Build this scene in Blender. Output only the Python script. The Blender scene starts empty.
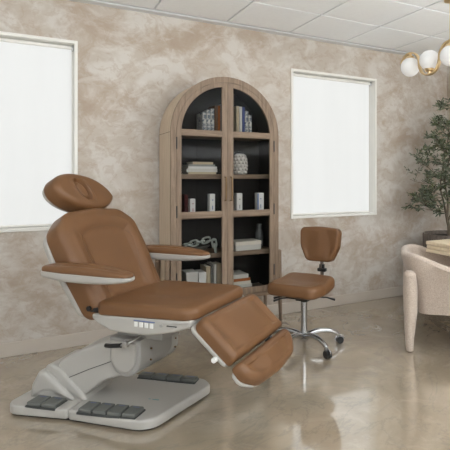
import bpy, bmesh, math, random
from mathutils import Vector, Matrix
PI = math.pi
random.seed(7)
scn = bpy.context.scene
C = scn.collection

# ------------------------------------------------------------------ materials
def srgb(r, g, b):
    f = lambda c: (c/255/12.92) if c/255 <= .04045 else ((c/255+.055)/1.055)**2.4
    return (f(r), f(g), f(b), 1)

def new_mat(name):
    m = bpy.data.materials.new(name); m.use_nodes = True
    nt = m.node_tree
    return m, nt, nt.nodes['Principled BSDF']

def pmat(name, col, rough=.5, metal=0, bump=0, bscale=200, var=0, vscale=4, coat=0, spec=.5, sheen=0):
    m, nt, b = new_mat(name)
    b.inputs['Base Color'].default_value = col
    b.inputs['Roughness'].default_value = rough
    b.inputs['Metallic'].default_value = metal
    b.inputs['Coat Weight'].default_value = coat
    b.inputs['Specular IOR Level'].default_value = spec
    b.inputs['Sheen Weight'].default_value = sheen
    tc = nt.nodes.new('ShaderNodeTexCoord')
    n2 = nt.nodes.new('ShaderNodeTexNoise'); n2.inputs['Scale'].default_value = vscale; n2.inputs['Detail'].default_value = 4
    nt.links.new(tc.outputs['Object'], n2.inputs['Vector'])
    r = nt.nodes.new('ShaderNodeValToRGB')
    v = max(var, .015)
    r.color_ramp.elements[0].position = .3; r.color_ramp.elements[1].position = .7
    r.color_ramp.elements[0].color = tuple(c*(1-v) for c in col[:3]) + (1,)
    r.color_ramp.elements[1].color = tuple(min(1, c*(1+v)) for c in col[:3]) + (1,)
    nt.links.new(n2.outputs['Fac'], r.inputs['Fac']); nt.links.new(r.outputs['Color'], b.inputs['Base Color'])
    if bump:
        n = nt.nodes.new('ShaderNodeTexNoise'); n.inputs['Scale'].default_value = bscale; n.inputs['Detail'].default_value = 3
        nt.links.new(tc.outputs['Object'], n.inputs['Vector'])
        bp = nt.nodes.new('ShaderNodeBump'); bp.inputs['Strength'].default_value = bump; bp.inputs['Distance'].default_value = .002
        nt.links.new(n.outputs['Fac'], bp.inputs['Height']); nt.links.new(bp.outputs['Normal'], b.inputs['Normal'])
    return m

def noise(nt, vec, scale, detail=5, rough=.55, dist=0):
    n = nt.nodes.new('ShaderNodeTexNoise')
    n.inputs['Scale'].default_value = scale; n.inputs['Detail'].default_value = detail
    n.inputs['Roughness'].default_value = rough; n.inputs['Distortion'].default_value = dist
    nt.links.new(vec, n.inputs['Vector']); return n.outputs['Fac']

def ramp(nt, fac, stops):
    r = nt.nodes.new('ShaderNodeValToRGB')
    e = r.color_ramp.elements
    e[0].position, e[0].color = stops[0]; e[1].position, e[1].color = stops[-1]
    for p, c in stops[1:-1]:
        k = e.new(p); k.color = c
    nt.links.new(fac, r.inputs['Fac']); return r.outputs['Color']

def mixc(nt, fac, a, b, mode='MIX'):
    m = nt.nodes.new('ShaderNodeMix'); m.data_type = 'RGBA'; m.blend_type = mode
    if isinstance(fac, (int, float)): m.inputs[0].default_value = fac
    else: nt.links.new(fac, m.inputs[0])
    for i, x in ((6, a), (7, b)):
        if isinstance(x, tuple): m.inputs[i].default_value = x
        else: nt.links.new(x, m.inputs[i])
    return m.outputs[2]

def mapping(nt, scale=(1, 1, 1), rot=(0, 0, 0), coord='Object'):
    tc = nt.nodes.new('ShaderNodeTexCoord'); mp = nt.nodes.new('ShaderNodeMapping')
    mp.inputs['Scale'].default_value = scale; mp.inputs['Rotation'].default_value = rot
    nt.links.new(tc.outputs[coord], mp.inputs['Vector']); return mp.outputs['Vector']

def g(v): return (v, v, v, 1)

def plaster():
    m, nt, b = new_mat('limewash_plaster')
    vec = mapping(nt, (1, 1, 1.15), (0, .5, 0))
    base, pale, brown = srgb(189, 179, 167), srgb(203, 197, 189), srgb(166, 146, 126)
    f1 = noise(nt, vec, 3.5, 9, .65, .5)
    c = mixc(nt, ramp(nt, f1, [(.44, g(0)), (.56, g(1))]), base, pale)
    vec2 = mapping(nt, (1, 1, 1.25), (0, -.65, .3))
    f2 = noise(nt, vec2, 2.7, 8, .62, .6)
    c = mixc(nt, ramp(nt, f2, [(.48, g(0)), (.60, g(.55)), (.72, g(.8))]), c, brown)
    f3 = noise(nt, vec, 8, 8, .66, 1.0)
    c = mixc(nt, ramp(nt, f3, [(.52, g(0)), (.57, g(.40)), (.66, g(.1))]), c, srgb(172, 153, 134))
    f4 = noise(nt, mapping(nt, (1, 1, 1.6), (0, .9, 0)), 5, 7, .62, 1.0)
    c = mixc(nt, ramp(nt, f4, [(.54, g(0)), (.66, g(.5))]), c, srgb(208, 203, 196))
    nt.links.new(c, b.inputs['Base Color'])
    b.inputs['Roughness'].default_value = .75; b.inputs['Specular IOR Level'].default_value = .25
    bp = nt.nodes.new('ShaderNodeBump'); bp.inputs['Strength'].default_value = .25; bp.inputs['Distance'].default_value = .006
    nt.links.new(f3, bp.inputs['Height']); nt.links.new(bp.outputs['Normal'], b.inputs['Normal'])
    return m

def concrete():
    m, nt, b = new_mat('polished_concrete')
    vec = mapping(nt)
    f1 = noise(nt, vec, 1.3, 8, .6, 1.0)
    c = ramp(nt, f1, [(.3, srgb(146, 132, 112)), (.5, srgb(163, 149, 128)), (.7, srgb(176, 163, 144))])
    f2 = noise(nt, vec, 1.1, 6, .6, 3.2)
    c = mixc(nt, ramp(nt, f2, [(.475, g(0)), (.50, g(.30)), (.525, g(0))]), c, srgb(124, 117, 107))
    f3 = noise(nt, vec, 4.5, 10, .75, .8)
    c = mixc(nt, ramp(nt, f3, [(.52, g(0)), (.72, g(.45))]), c, srgb(196, 184, 166))
    f4 = noise(nt, vec, 14, 8, .7, 1.5)
    c = mixc(nt, ramp(nt, f4, [(.54, g(0)), (.70, g(.35))]), c, srgb(146, 134, 118))
    nt.links.new(c, b.inputs['Base Color'])
    rr = ramp(nt, f3, [(.3, g(.06)), (.8, g(.15))])
    nt.links.new(rr, b.inputs['Roughness'])
    b.inputs['IOR'].default_value = 1.55
    b.inputs['Coat Weight'].default_value = 1.0; b.inputs['Coat Roughness'].default_value = .05; b.inputs['Coat IOR'].default_value = 2.0
    b.inputs['Specular IOR Level'].default_value = .6
    bp = nt.nodes.new('ShaderNodeBump'); bp.inputs['Strength'].default_value = .03; bp.inputs['Distance'].default_value = .01
    nt.links.new(noise(nt, vec, 5, 3), bp.inputs['Height']); nt.links.new(bp.outputs['Normal'], b.inputs['Normal'])
    return m

def wood(name, dark, light, scale=(14, 14, 1.2), rough=.6):
    m, nt, b = new_mat(name)
    vec = mapping(nt, scale)
    f = noise(nt, vec, 3.0, 8, .65, .6)
    c = ramp(nt, f, [(.3, dark), (.7, light)])
    f2 = noise(nt, mapping(nt, tuple(s*5 for s in scale)), 2, 4, .6)
    c = mixc(nt, ramp(nt, f2, [(.55, g(0)), (.75, g(.35))]), c, dark)
    nt.links.new(c, b.inputs['Base Color']); b.inputs['Roughness'].default_value = rough
    bp = nt.nodes.new('ShaderNodeBump'); bp.inputs['Strength'].default_value = .12; bp.inputs['Distance'].default_value = .002
    nt.links.new(f, bp.inputs['Height']); nt.links.new(bp.outputs['Normal'], b.inputs['Normal'])
    return m

def emit(name, col, s):
    m, nt, b = new_mat(name)
    b.inputs['Base Color'].default_value = (.8, .8, .8, 1)
    b.inputs['Emission Color'].default_value = col; b.inputs['Emission Strength'].default_value = s
    b.inputs['Roughness'].default_value = .9
    return m

def blind_mat(name, col, s):
    m, nt, b = new_mat(name)
    b.inputs['Base Color'].default_value = (.2, .2, .2, 1); b.inputs['Roughness'].default_value = .9
    f = noise(nt, mapping(nt, (6, 6, .6)), 1.2, 3)
    c = ramp(nt, f, [(.3, tuple(x*.97 for x in col[:3])+(1,)), (.7, col)])
    nt.links.new(c, b.inputs['Emission Color']); b.inputs['Emission Strength'].default_value = s
    return m

def glass_mat():
    m = bpy.data.materials.new('cabinet_glass'); m.use_nodes = True; nt = m.node_tree; nt.nodes.clear()
    o = nt.nodes.new('ShaderNodeOutputMaterial'); t = nt.nodes.new('ShaderNodeBsdfTransparent'); gl = nt.nodes.new('ShaderNodeBsdfGlossy')
    t.inputs[0].default_value = (.74, .74, .73, 1); gl.inputs['Roughness'].default_value = .03
    fr = nt.nodes.new('ShaderNodeFresnel'); fr.inputs[0].default_value = 1.12
    mx = nt.nodes.new('ShaderNodeMixShader')
    nt.links.new(fr.outputs[0], mx.inputs[0]); nt.links.new(t.outputs[0], mx.inputs[1]); nt.links.new(gl.outputs[0], mx.inputs[2])
    nt.links.new(mx.outputs[0], o.inputs[0]); return m

def pattern_mat():
    m, nt, b = new_mat('marbled_book_cloth')
    f = noise(nt, mapping(nt, (1, 1, 1)), 38, 2, .5, 1)
    c = ramp(nt, f, [(.42, srgb(105, 112, 122)), (.5, srgb(170, 172, 172)), (.58, srgb(196, 194, 188))])
    nt.links.new(c, b.inputs['Base Color']); b.inputs['Roughness'].default_value = .7
    return m

def fabric_mat(name, a, b_):
    m, nt, b = new_mat(name)
    f = noise(nt, mapping(nt, (1, 1, 1)), 160, 3, .6)
    f2 = noise(nt, mapping(nt, (1, 1, 1)), 30, 4, .6)
    c = ramp(nt, f, [(.35, a), (.65, b_)])
    c = mixc(nt, ramp(nt, f2, [(.4, g(0)), (.7, g(.3))]), c, a)
    nt.links.new(c, b.inputs['Base Color']); b.inputs['Roughness'].default_value = .95; b.inputs['Sheen Weight'].default_value = .3
    bp = nt.nodes.new('ShaderNodeBump'); bp.inputs['Strength'].default_value = .5; bp.inputs['Distance'].default_value = .003
    nt.links.new(f, bp.inputs['Height']); nt.links.new(bp.outputs['Normal'], b.inputs['Normal'])
    return m

def leaf_mat():
    m, nt, b = new_mat('olive_leaf')
    gm = nt.nodes.new('ShaderNodeNewGeometry')
    c = ramp(nt, gm.outputs['Random Per Island'], [(0, srgb(30, 40, 24)), (.6, srgb(56, 68, 38)), (1, srgb(104, 114, 72))])  # lightest yellow-green tone is sunlit leaf painted into the colour
    c = mixc(nt, gm.outputs['Backfacing'], c, srgb(120, 128, 108))
    nt.links.new(c, b.inputs['Base Color']); b.inputs['Roughness'].default_value = .5
    return m

M = dict(
    wall=plaster(), floor=concrete(),
    tile=pmat('ceiling_tile', srgb(248, 250, 252), .9, bump=.3, bscale=300, var=.015, vscale=30),
    grid=pmat('ceiling_grid', srgb(222, 224, 225), .6),
    groove=pmat('ceiling_groove', srgb(100, 98, 96), .9),
    trim=pmat('baseboard_paint', srgb(196, 186, 174), .55, var=.03),
    bounce_white=pmat('bounce_wall_white', srgb(228, 224, 218), .7),  # unseen walls made white to bounce more light onto the ceiling
    frame=pmat('window_frame_paint', srgb(232, 230, 224), .5),
    blind=blind_mat('roller_blind', (.94, .955, .935, 1), .72),
    fill_blind=blind_mat('fill_glow_blind', (.95, .98, 1, 1), .7),  # glowing blind for the added unseen windows
    leather=pmat('tan_leather', srgb(114, 80, 51), .40, spec=.38, bump=.25, bscale=420, var=.04, vscale=6),
    shell=pmat('white_plastic', srgb(176, 173, 167), .35, coat=.15),
    dshell=pmat('grey_plastic', srgb(160, 158, 154), .4),
    pad=pmat('grey_rubber', srgb(100, 102, 98), .55, bump=.2, bscale=300),
    padd=pmat('dark_grey_rubber', srgb(62, 64, 63), .6),
    black=pmat('black_plastic', srgb(22, 22, 23), .35),
    chrome=pmat('chrome', (.46, .46, .46, 1), .24, 1),
    steel=pmat('brushed_steel', (.5, .5, .5, 1), .3, 1),
    brass=pmat('brushed_brass', (.82, .64, .38, 1), .36, 1),
    bronze=pmat('antique_bronze', (.20, .125, .06, 1), .4, 1),
    oak=wood('weathered_oak', srgb(106, 87, 70), srgb(150, 129, 108)),
    oakh=wood('weathered_oak_rail', srgb(106, 87, 70), srgb(150, 129, 108), (1.2, 14, 14)),
    oak_lit=wood('oak_side_lit', srgb(186, 166, 143), srgb(206, 189, 167)),  # cabinet oak painted paler, light on its side put into the colour
    dark=pmat('dark_cabinet_interior', srgb(30, 27, 24), .7, var=.15, vscale=3),
    glass=glass_mat(),
    globe=emit('opal_glass', (.95, .95, .93, 1), .12),
    leaf=leaf_mat(), bark=pmat('olive_bark', srgb(92, 82, 68), .9, bump=.6, bscale=60, var=.2, vscale=20),
    pot=pmat('grey_brown_stoneware', srgb(98, 88, 80), .7, var=.12, vscale=10),
    soil=pmat('potting_soil', srgb(48, 40, 32), .95, bump=.8, bscale=60, var=.3, vscale=40),
    cloth=fabric_mat('boucle_fabric', srgb(176, 158, 143), srgb(206, 192, 178)),
    table=wood('light_ash_table', srgb(216, 198, 168), srgb(236, 220, 192), (2, 14, 14), .5),
    walnut=wood('dark_walnut', srgb(70, 56, 46), srgb(98, 80, 66)),
    ceramic=pmat('matte_white_ceramic', srgb(214, 210, 204), .6),
    linkm=pmat('grey_green_stone', srgb(158, 164, 158), .7, var=.06, vscale=20),
    dish=pmat('dark_grey_ceramic', srgb(88, 88, 84), .6),
    paper=pmat('page_paper', srgb(224, 218, 205), .9),
    patt=pattern_mat(),
    brownb=pmat('brown_book_cloth', srgb(104, 78, 58), .8), orangeb=pmat('orange_book_cloth', srgb(168, 96, 44), .8),
    whiteb=pmat('white_book_cloth', srgb(206, 204, 198), .8), greyb=pmat('grey_book_cloth', srgb(150, 152, 150), .8),
    beigeb=pmat('beige_book_cloth', srgb(186, 172, 146), .8), blueb=pmat('blue_book_cloth', srgb(72, 84, 132), .8),
    redb=pmat('maroon_book_cloth', srgb(84, 32, 30), .8),
    card=pmat('white_carton', srgb(222, 222, 220), .6), cardblue=pmat('blue_print', srgb(92, 120, 170), .6), cardgrey=pmat('grey_print', srgb(120, 122, 126), .6),
    cardred=pmat('red_print', srgb(170, 90, 84), .6),
    cglass=pmat('smoky_glass', srgb(90, 92, 92), .1),
    teal=pmat('teal_print', srgb(84, 150, 160), .5), icon=pmat('white_button', srgb(232, 232, 228), .4), iconb=pmat('blue_grey_print', srgb(96, 110, 150), .5),
)

# ------------------------------------------------------------------ mesh helpers
def link(name, bm, mat, parent=None, smooth=True, M4=None, bevel=0):
    if M4 is not None: bmesh.ops.transform(bm, matrix=M4, verts=bm.verts)
    bmesh.ops.recalc_face_normals(bm, faces=bm.faces)
    me = bpy.data.meshes.new(name); bm.to_mesh(me); bm.free()
    mats = mat if isinstance(mat, (list, tuple)) else [mat]
    for m in mats: me.materials.append(m)
    if smooth:
        for p in me.polygons: p.use_smooth = True
        me.set_sharp_from_angle(angle=math.radians(40))
    o = bpy.data.objects.new(name, me); C.objects.link(o)
    if parent: o.parent = parent
    return o

def thing(name, label, cat, loc=(0, 0, 0), rotz=0, group=None):
    o = bpy.data.objects.new(name, None); C.objects.link(o)
    o.location = loc; o.rotation_euler = (0, 0, rotz); o.empty_display_size = .1
    o['label'] = label; o['category'] = cat
    if group: o['group'] = group
    return o
def tag(o, label, cat, group=None):
    o['label'] = label; o['category'] = cat
    if group: o['group'] = group
    return o
def struct(name, bm, mat, parent=None, smooth=False):
    o = link(name, bm, mat, parent, smooth)
    if not parent: o['kind'] = 'structure'
    return o

def box(bm, x0, x1, y0, y1, z0, z1, bev=0, mi=0):
    r = bmesh.ops.create_cube(bm, size=1)
    vs = r['verts']
    for v in vs:
        v.co = Vector(((x0+x1)/2+v.co.x*(x1-x0), (y0+y1)/2+v.co.y*(y1-y0), (z0+z1)/2+v.co.z*(z1-z0)))
    fs = {f for v in vs for f in v.link_faces}
    for f in fs: f.material_index = mi
    if bev:
        es = list({e for v in vs for e in v.link_edges})
        bmesh.ops.bevel(bm, geom=es, offset=bev, segments=2, affect='EDGES', profile=.5)
    return bm
def B(*a, **k): return box(bmesh.new(), *a, **k)

def prism(bm, pts, a0, a1, axis='y', mi=0):
    """polygon in two axes extruded along the third: axis y -> pts=(x,z); x -> (y,z); z -> (x,y)"""
    def P(p, a):
        return {'y': (p[0], a, p[1]), 'x': (a, p[0], p[1]), 'z': (p[0], p[1], a)}[axis]
    A = [bm.verts.new(P(p, a0)) for p in pts]; Bv = [bm.verts.new(P(p, a1)) for p in pts]
    n = len(pts)
    fs = [bm.faces.new(A), bm.faces.new(list(reversed(Bv)))]
    for i in range(n): fs.append(bm.faces.new((A[i], A[(i+1) % n], Bv[(i+1) % n], Bv[i])))
    for f in fs: f.material_index = mi
    return bm

def round_poly(pts, rad, seg=8, step=.02):
    """closed CCW polygon with rounded corners, resampled edges"""
    n = len(pts); out = []
    if not isinstance(rad, (list, tuple)): rad = [rad]*n
    for i in range(n):
        p = Vector(pts[i]); a = Vector(pts[i-1]); b = Vector(pts[(i+1) % n]); r = rad[i]
        d1 = (a-p).normalized(); d2 = (b-p).normalized()
        ang = d1.angle(d2)
        if r < 1e-5 or abs(ang-PI) < 1e-3: out.append(p); continue
        t = min(r/math.tan(ang/2), .48*(a-p).length, .48*(b-p).length); rr = t*math.tan(ang/2)
        c = p+(d1+d2).normalized()*(rr/math.sin(ang/2))
        s = p+d1*t-c; e = p+d2*t-c
        a0 = math.atan2(s.y, s.x); a1 = math.atan2(e.y, e.x); da = a1-a0
        while da > PI: da -= 2*PI
        while da < -PI: da += 2*PI
        for k in range(seg+1):
            an = a0+da*k/seg; out.append(c+Vector((math.cos(an), math.sin(an)))*rr)
    res = []
    for i in range(len(out)):
        a = out[i]; b = out[(i+1) % len(out)]; L = (b-a).length
        if L < 1e-6: continue
        k = max(1, int(L/step))
        for j in range(k): res.append(a.lerp(b, j/k))
    return [(p.x, p.y) for p in res]

def smoothstep(a, b, x):
    t = max(0, min(1, (x-a)/(b-a))); return t*t*(3-2*t)

def cushion(outline, w0, w1, r0, r1, topf=None, rings=10, M4=None, bm=None, wf=None):
    """rounded slab: outline (u,v) CCW, from w0 to w1, edge radii r0 / r1, topf(u,v,s) sculpts the top"""
    if bm is None: bm = bmesh.new()
    n = len(outline); P = [Vector(p) for p in outline]
    area = sum(P[i].x*P[(i+1) % n].y-P[(i+1) % n].x*P[i].y for i in range(n))
    if area < 0: P.reverse()
    cen = sum(P, Vector((0, 0)))/n
    N = []
    for i in range(n):
        t = (P[(i+1) % n]-P[i-1]).normalized(); N.append(Vector((-t.y, t.x)))
    def off(d): return [P[i]+N[i]*d for i in range(n)]
    def ring(pts, w): return [(p.x, p.y, w(p) if callable(w) else w) for p in pts]
    rows = []
    inner = off(r0)
    for s in (.3, .7, .95): rows.append(ring([cen+(p-cen)*s for p in inner], w0))
    for k in range(6):
        a = PI/2*k/5; rows.append(ring(off(r0*(1-math.sin(a))), w0+r0*(1-math.cos(a))))
    for k in range(7):
        a = PI/2*k/6; rows.append(ring(off(r1*(1-math.cos(a))), w1-r1+r1*math.sin(a)))
    inner = off(r1)
    for k in range(1, rings+1):
        s = 1-k/(rings+1)
        rr = []
        for p in inner:
            q = cen+(p-cen)*s
            rr.append((q.x, q.y, w1+(topf(q.x, q.y)*smoothstep(0, .18, 1-s) if topf else 0)))
        rows.append(rr)
    c0 = (cen.x, cen.y, w0); c1 = (cen.x, cen.y, w1+(topf(cen.x, cen.y) if topf else 0))
    def T(c):
        c = Vector(c)
        if wf: c = Vector(wf(c))
        return M4 @ c if M4 is not None else c
    V = [[bm.verts.new(T(c)) for c in r] for r in rows]
    a = bm.verts.new(T(c0)); b = bm.verts.new(T(c1))
    for i in range(n):
        j = (i+1) % n
        bm.faces.new((a, V[0][j], V[0][i])); bm.faces.new((b, V[-1][i], V[-1][j]))
        for k in range(len(V)-1): bm.faces.new((V[k][i], V[k][j], V[k+1][j], V[k+1][i]))
    return bm

def frame(o, u, v, w):
    u, v, w = Vector(u).normalized(), Vector(v).normalized(), Vector(w).normalized()
    m = Matrix((u, v, w)).transposed().to_4x4(); m.translation = Vector(o); return m

def sweep(bm, pts, rad, seg=12, cap=True, closed=False, flat=None, mi=0):
    """tube along points; rad scalar or list; flat=(a,b,up) -> rectangular-ish elliptical section"""
    P = [Vector(p) for p in pts]; n = len(P)
    R = rad if isinstance(rad, (list, tuple)) else [rad]*n
    rows = []; prev = None
    for i in range(n):
        if closed: t = (P[(i+1) % n]-P[i-1]).normalized()
        else: t = (P[min(i+1, n-1)]-P[max(i-1, 0)]).normalized()
        if prev is None:
            up = Vector((0, 0, 1)) if abs(t.z) < .9 else Vector((1, 0, 0))
            if flat: up = Vector(flat[2])
            s = t.cross(up).normalized()
        else: s = (prev-t*prev.dot(t)).normalized()
        prev = s; q = s.cross(t).normalized()
        if flat:
            a, b = flat[0], flat[1]; c = .25
            sec = [(-a, -b*(1-c)), (-a, b*(1-c)), (-a*(1-c), b), (a*(1-c), b), (a, b*(1-c)), (a, -b*(1-c)), (a*(1-c), -b), (-a*(1-c), -b)]
            rows.append([bm.verts.new(P[i]+s*x*R[i]+q*y*R[i]) for x, y in sec])
        else:
            rows.append([bm.verts.new(P[i]+(s*math.cos(2*PI*k/seg)+q*math.sin(2*PI*k/seg))*R[i]) for k in range(seg)])
    m = len(rows[0]); fs = []
    for i in range(n if closed else n-1):
        A, Bv = rows[i], rows[(i+1) % n]
        for k in range(m): fs.append(bm.faces.new((A[k], A[(k+1) % m], Bv[(k+1) % m], Bv[k])))
    if cap and not closed:
        fs.append(bm.faces.new(rows[0])); fs.append(bm.faces.new(list(reversed(rows[-1]))))
    for f in fs: f.material_index = mi
    return bm

def lathe(bm, prof, seg=32, c=(0, 0), mod=None, mi=0):
    rows = []
    for r, z in prof:
        if r < 1e-6: rows.append([bm.verts.new((c[0], c[1], z))]); continue
        rows.append([bm.verts.new((c[0]+r*(mod(2*PI*k/seg) if mod else 1)*math.cos(2*PI*k/seg), c[1]+r*(mod(2*PI*k/seg) if mod else 1)*math.sin(2*PI*k/seg), z)) for k in range(seg)])
    for A, Bv in zip(rows, rows[1:]):
        for k in range(seg):
            j = (k+1) % seg
            if len(A) == 1 and len(Bv) == 1: continue
            if len(A) == 1: f = bm.faces.new((A[0], Bv[j], Bv[k]))
            elif len(Bv) == 1: f = bm.faces.new((A[k], A[j], Bv[0]))
            else: f = bm.faces.new((A[k], A[j], Bv[j], Bv[k]))
            f.material_index = mi
    return bm

def sphere(bm, c, r, u=24, v=14):
    bmesh.ops.create_uvsphere(bm, u_segments=u, v_segments=v, radius=r, matrix=Matrix.Translation(c)); return bm
def bez(ctrl, n=20):
    """Catmull-Rom through points"""
    P = [Vector(p) for p in ctrl]; P = [2*P[0]-P[1]]+P+[2*P[-1]-P[-2]]; out = []
    for i in range(1, len(P)-2):
        for k in range(n):
            t = k/n; a, b, c, d = P[i-1:i+3]
            out.append(.5*((2*b)+(c-a)*t+(2*a-5*b+4*c-d)*t*t+(3*b-a-3*c+d)*t**3))
    out.append(P[-2]); return out

# ------------------------------------------------------------------ room
WX0, WX1, WY0, WY1, CH = -2.4, 4.215, -2.4, 4.0, 2.574
WT = .16
struct('floor', B(WX0-WT, WX1+WT, WY0-WT, WY1+WT, -.1, 0), M['floor'])

def wall_with_holes(name, axis, pos0, pos1, a0, a1, holes, mat='wall'):
    """wall slab between pos0..pos1 on axis, spanning a0..a1 along the other, holes=(h0,h1,z0,z1)"""
    bm = bmesh.new()
    xs = sorted({a0, a1, *[h[0] for h in holes], *[h[1] for h in holes]})
    for u0, u1 in zip(xs, xs[1:]):
        hs = [h for h in holes if h[0] <= u0+1e-6 and h[1] >= u1-1e-6]
        zs = [(0, CH)] if not hs else [(0, hs[0][2]), (hs[0][3], CH)]
        for z0, z1 in zs:
            if axis == 'y': box(bm, u0, u1, pos0, pos1, z0, z1)
            else: box(bm, pos0, pos1, u0, u1, z0, z1)
    return struct(name, bm, M[mat])
WZ0, WZ1 = .885, 2.265
win_far = [(-.625, .361, WZ0, WZ1), (2.200, 3.184, WZ0, WZ1)]
wall_with_holes('wall_back', 'y', WY1, WY1+WT, WX0, WX1, win_far)
wall_with_holes('wall_right', 'x', WX1, WX1+WT, WY0, WY1+WT, [(-1.6, 1.2, .12, 2.35)])
wall_with_holes('wall_left', 'x', WX0-WT, WX0, WY0, WY1+WT, [(-1.6, 2.2, .12, 2.35)], 'bounce_white')
wall_with_holes('wall_front', 'y', WY0-WT, WY0, WX0, WX1, [(-1.9, .6, .12, 2.35), (1.0, 3.6, .12, 2.35)], 'bounce_white')

def window(n, axis, w0, w1, z0, z1, face, inward, blind, roll=True):
    """inward: +1/-1 direction from the wall face into the wall thickness"""
    fm = bmesh.new(); t = .011; d = .085
    def bx(bm, a0, a1, b0, b1, z0_, z1_, bev=0):
        lo, hi = sorted((face+inward*b0, face+inward*b1))
        if axis == 'y': box(bm, a0, a1, lo, hi, z0_, z1_, bev)
        else: box(bm, lo, hi, a0, a1, z0_, z1_, bev)
    # lining of the recess with a thin lip standing proud of the plaster
    for a0, a1, q0, q1 in ((w0-t, w0+t, z0-t, z1+t), (w1-t, w1+t, z0-t, z1+t), (w0+t, w1-t, z1-t, z1+t), (w0+t, w1-t, z0-t, z0+t)):
        bx(fm, a0, a1, -.012, .14, q0, q1, .002)
    o = struct('window_%d' % n, fm, M['frame'])
    sash = bmesh.new()
    for a0, a1, q0, q1 in ((w0+t, w0+.035, z0+t, z1-t), (w1-.035, w1-t, z0+t, z1-t), (w0+.035, w1-.035, z1-.035, z1-t), (w0+.035, w1-.035, z0+t, z0+.035)):
        bx(sash, a0, a1, .095, .135, q0, q1, .002)
    struct('window_sash', sash, M['frame'], o)
    bb = bmesh.new(); bx(bb, w0+.018, w1-.024, .075, .078, z0+.028, z1-.03)
    struct('blind_fabric', bb, blind, o)
    bb = bmesh.new(); bx(bb, w0+.018, w1-.024, .068, .085, z0+.014, z0+.030, .004)
    struct('blind_bottom_rail', bb, M['frame'], o)
    tb = bmesh.new()
    za = z1-.030
    if axis == 'y': sweep(tb, [(w0+.014, face+inward*.062, za), (w1-.014, face+inward*.062, za)], .014, 16)
    else: sweep(tb, [(face+inward*.062, w0+.014, za), (face+inward*.062, w1-.014, za)], .014, 16)
    link('blind_roller', tb, M['frame'], o)
    kb = bmesh.new(); bx(kb, w1-.026, w1-.012, .04, .085, za-.022, za+.018, .004)
    link('blind_bracket', kb, M['steel'], o)
    return o
window(1, 'y', -.625, .361, WZ0, WZ1, WY1, 1, M['blind'])
window(2, 'y', 2.200, 3.184, WZ0, WZ1, WY1, 1, M['blind'])
window(3, 'x', -1.6, 2.2, .12, 2.35, WX0, -1, M['fill_blind'])  # unseen, added to light the room from the left
window(4, 'y', -1.9, .6, .12, 2.35, WY0, -1, M['fill_blind'])  # unseen, added as a glowing source behind the camera
window(5, 'y', 1.0, 3.6, .12, 2.35, WY0, -1, M['fill_blind'])  # unseen too, second glowing source added behind the camera
window(6, 'x', -1.6, 1.2, .12, 2.35, WX1, 1, M['fill_blind'])  # unseen, added to brighten the right of the room and the ceiling

def baseboard(name, x0, x1, y0, y1):
    struct(name, B(x0, x1, y0, y1, 0, .098, .004), M['trim'])
baseboard('baseboard_back', WX0, WX1, WY1-.014, WY1)
baseboard('baseboard_right', WX1-.014, WX1, WY0, WY1-.014)
baseboard('baseboard_left', WX0, WX0+.014, WY0, WY1-.014)

# ceiling: lay-in tiles in a visible grid
cm = bmesh.new()
box(cm, WX0-WT, WX1+WT, WY0-WT, WY1+WT, CH+.03, CH+.1, mi=1)
TX, TY = .604, .536
xs = [2.72+k*TX for k in range(-10, 4)]; ys = [3.356-k*TY for k in range(-1, 15)]
for i in range(len(xs)-1):
    for j in range(len(ys)-1):
        x0, x1 = max(xs[i], WX0), min(xs[i+1], WX1); y1, y0 = min(ys[j], WY1-.07), max(ys[j+1], WY0)
        if x1-x0 < .05 or y1-y0 < .05: continue
        box(cm, x0+.006, x1-.006, y0+.007, y1-.007, CH, CH+.035, .0035)
struct('ceiling', cm, [M['tile'], M['groove']])
gm = bmesh.new()
prism(gm, [(WY1-.075, CH+.03), (WY1-.075, CH-.004), (WY1-.0, CH-.004), (WY1, CH+.03)], WX0, WX1, 'x')
struct('trim_1', gm, M['grid'])

# ------------------------------------------------------------------ treatment chair
A0 = math.radians(-41.5)
chair = thing('treatment_chair', 'tan leather powered treatment chair on a white pedal base, reclined in the foreground', 'treatment chair', (.474, 2.876, 0), A0)
U4 = Matrix.Translation((.15, 0, 0)) @ Matrix.Rotation(math.radians(-8), 4, 'Z')   # seat swivelled slightly on its base
def cb(name, bm, mat, parent=chair, smooth=True): return link(name, bm, mat, parent, smooth)
def cu(name, bm, mat, parent=chair, smooth=True): return link(name, bm, mat, parent, smooth, U4)

# base covers
rear = round_poly([(-.505, -.265), (-.1335, -.250), (-.1335, .250), (-.49, .255)], [.07, .02, .02, .09])
main = round_poly([(-.131, -.250), (.02, -.262), (.345, -.285), (.475, .20), (.40, .275), (-.131, .250)], [.02, .3, .11, .07, .07, .02])
def dish_top(u, v): return -.010*smoothstep(.02, .3, u)*(1-abs(v)/.3)
cb('rear_base_cover', cushion(rear, .012, .060, .006, .010), M['shell'])
bc = cb('front_base_cover', cushion(main, .012, .060, .006, .014, dish_top, 12), M['shell'])
cb('base_skirt', cushion(round_poly([(-.485, -.245), (-.13, -.235), (.33, -.265), (.45, .19), (.38, .25), (-.475, .24)], [.07, .3, .1, .07, .07, .09]), 0, .03, .003, .003, rings=1), M['black'])
cb('cover_joint', B(-.16, -.10, -.240, .240, .02, .052), M['shell'])
lg = bmesh.new()
box(lg, .17, .215, -.035, -.028, .0515, .0535); box(lg, .18, .19, -.022, -.008, .0515, .0535); box(lg, .225, .265, -.034, -.030, .0515, .0535)
cb('maker_mark', lg, M['teal'], bc, False)
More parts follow.
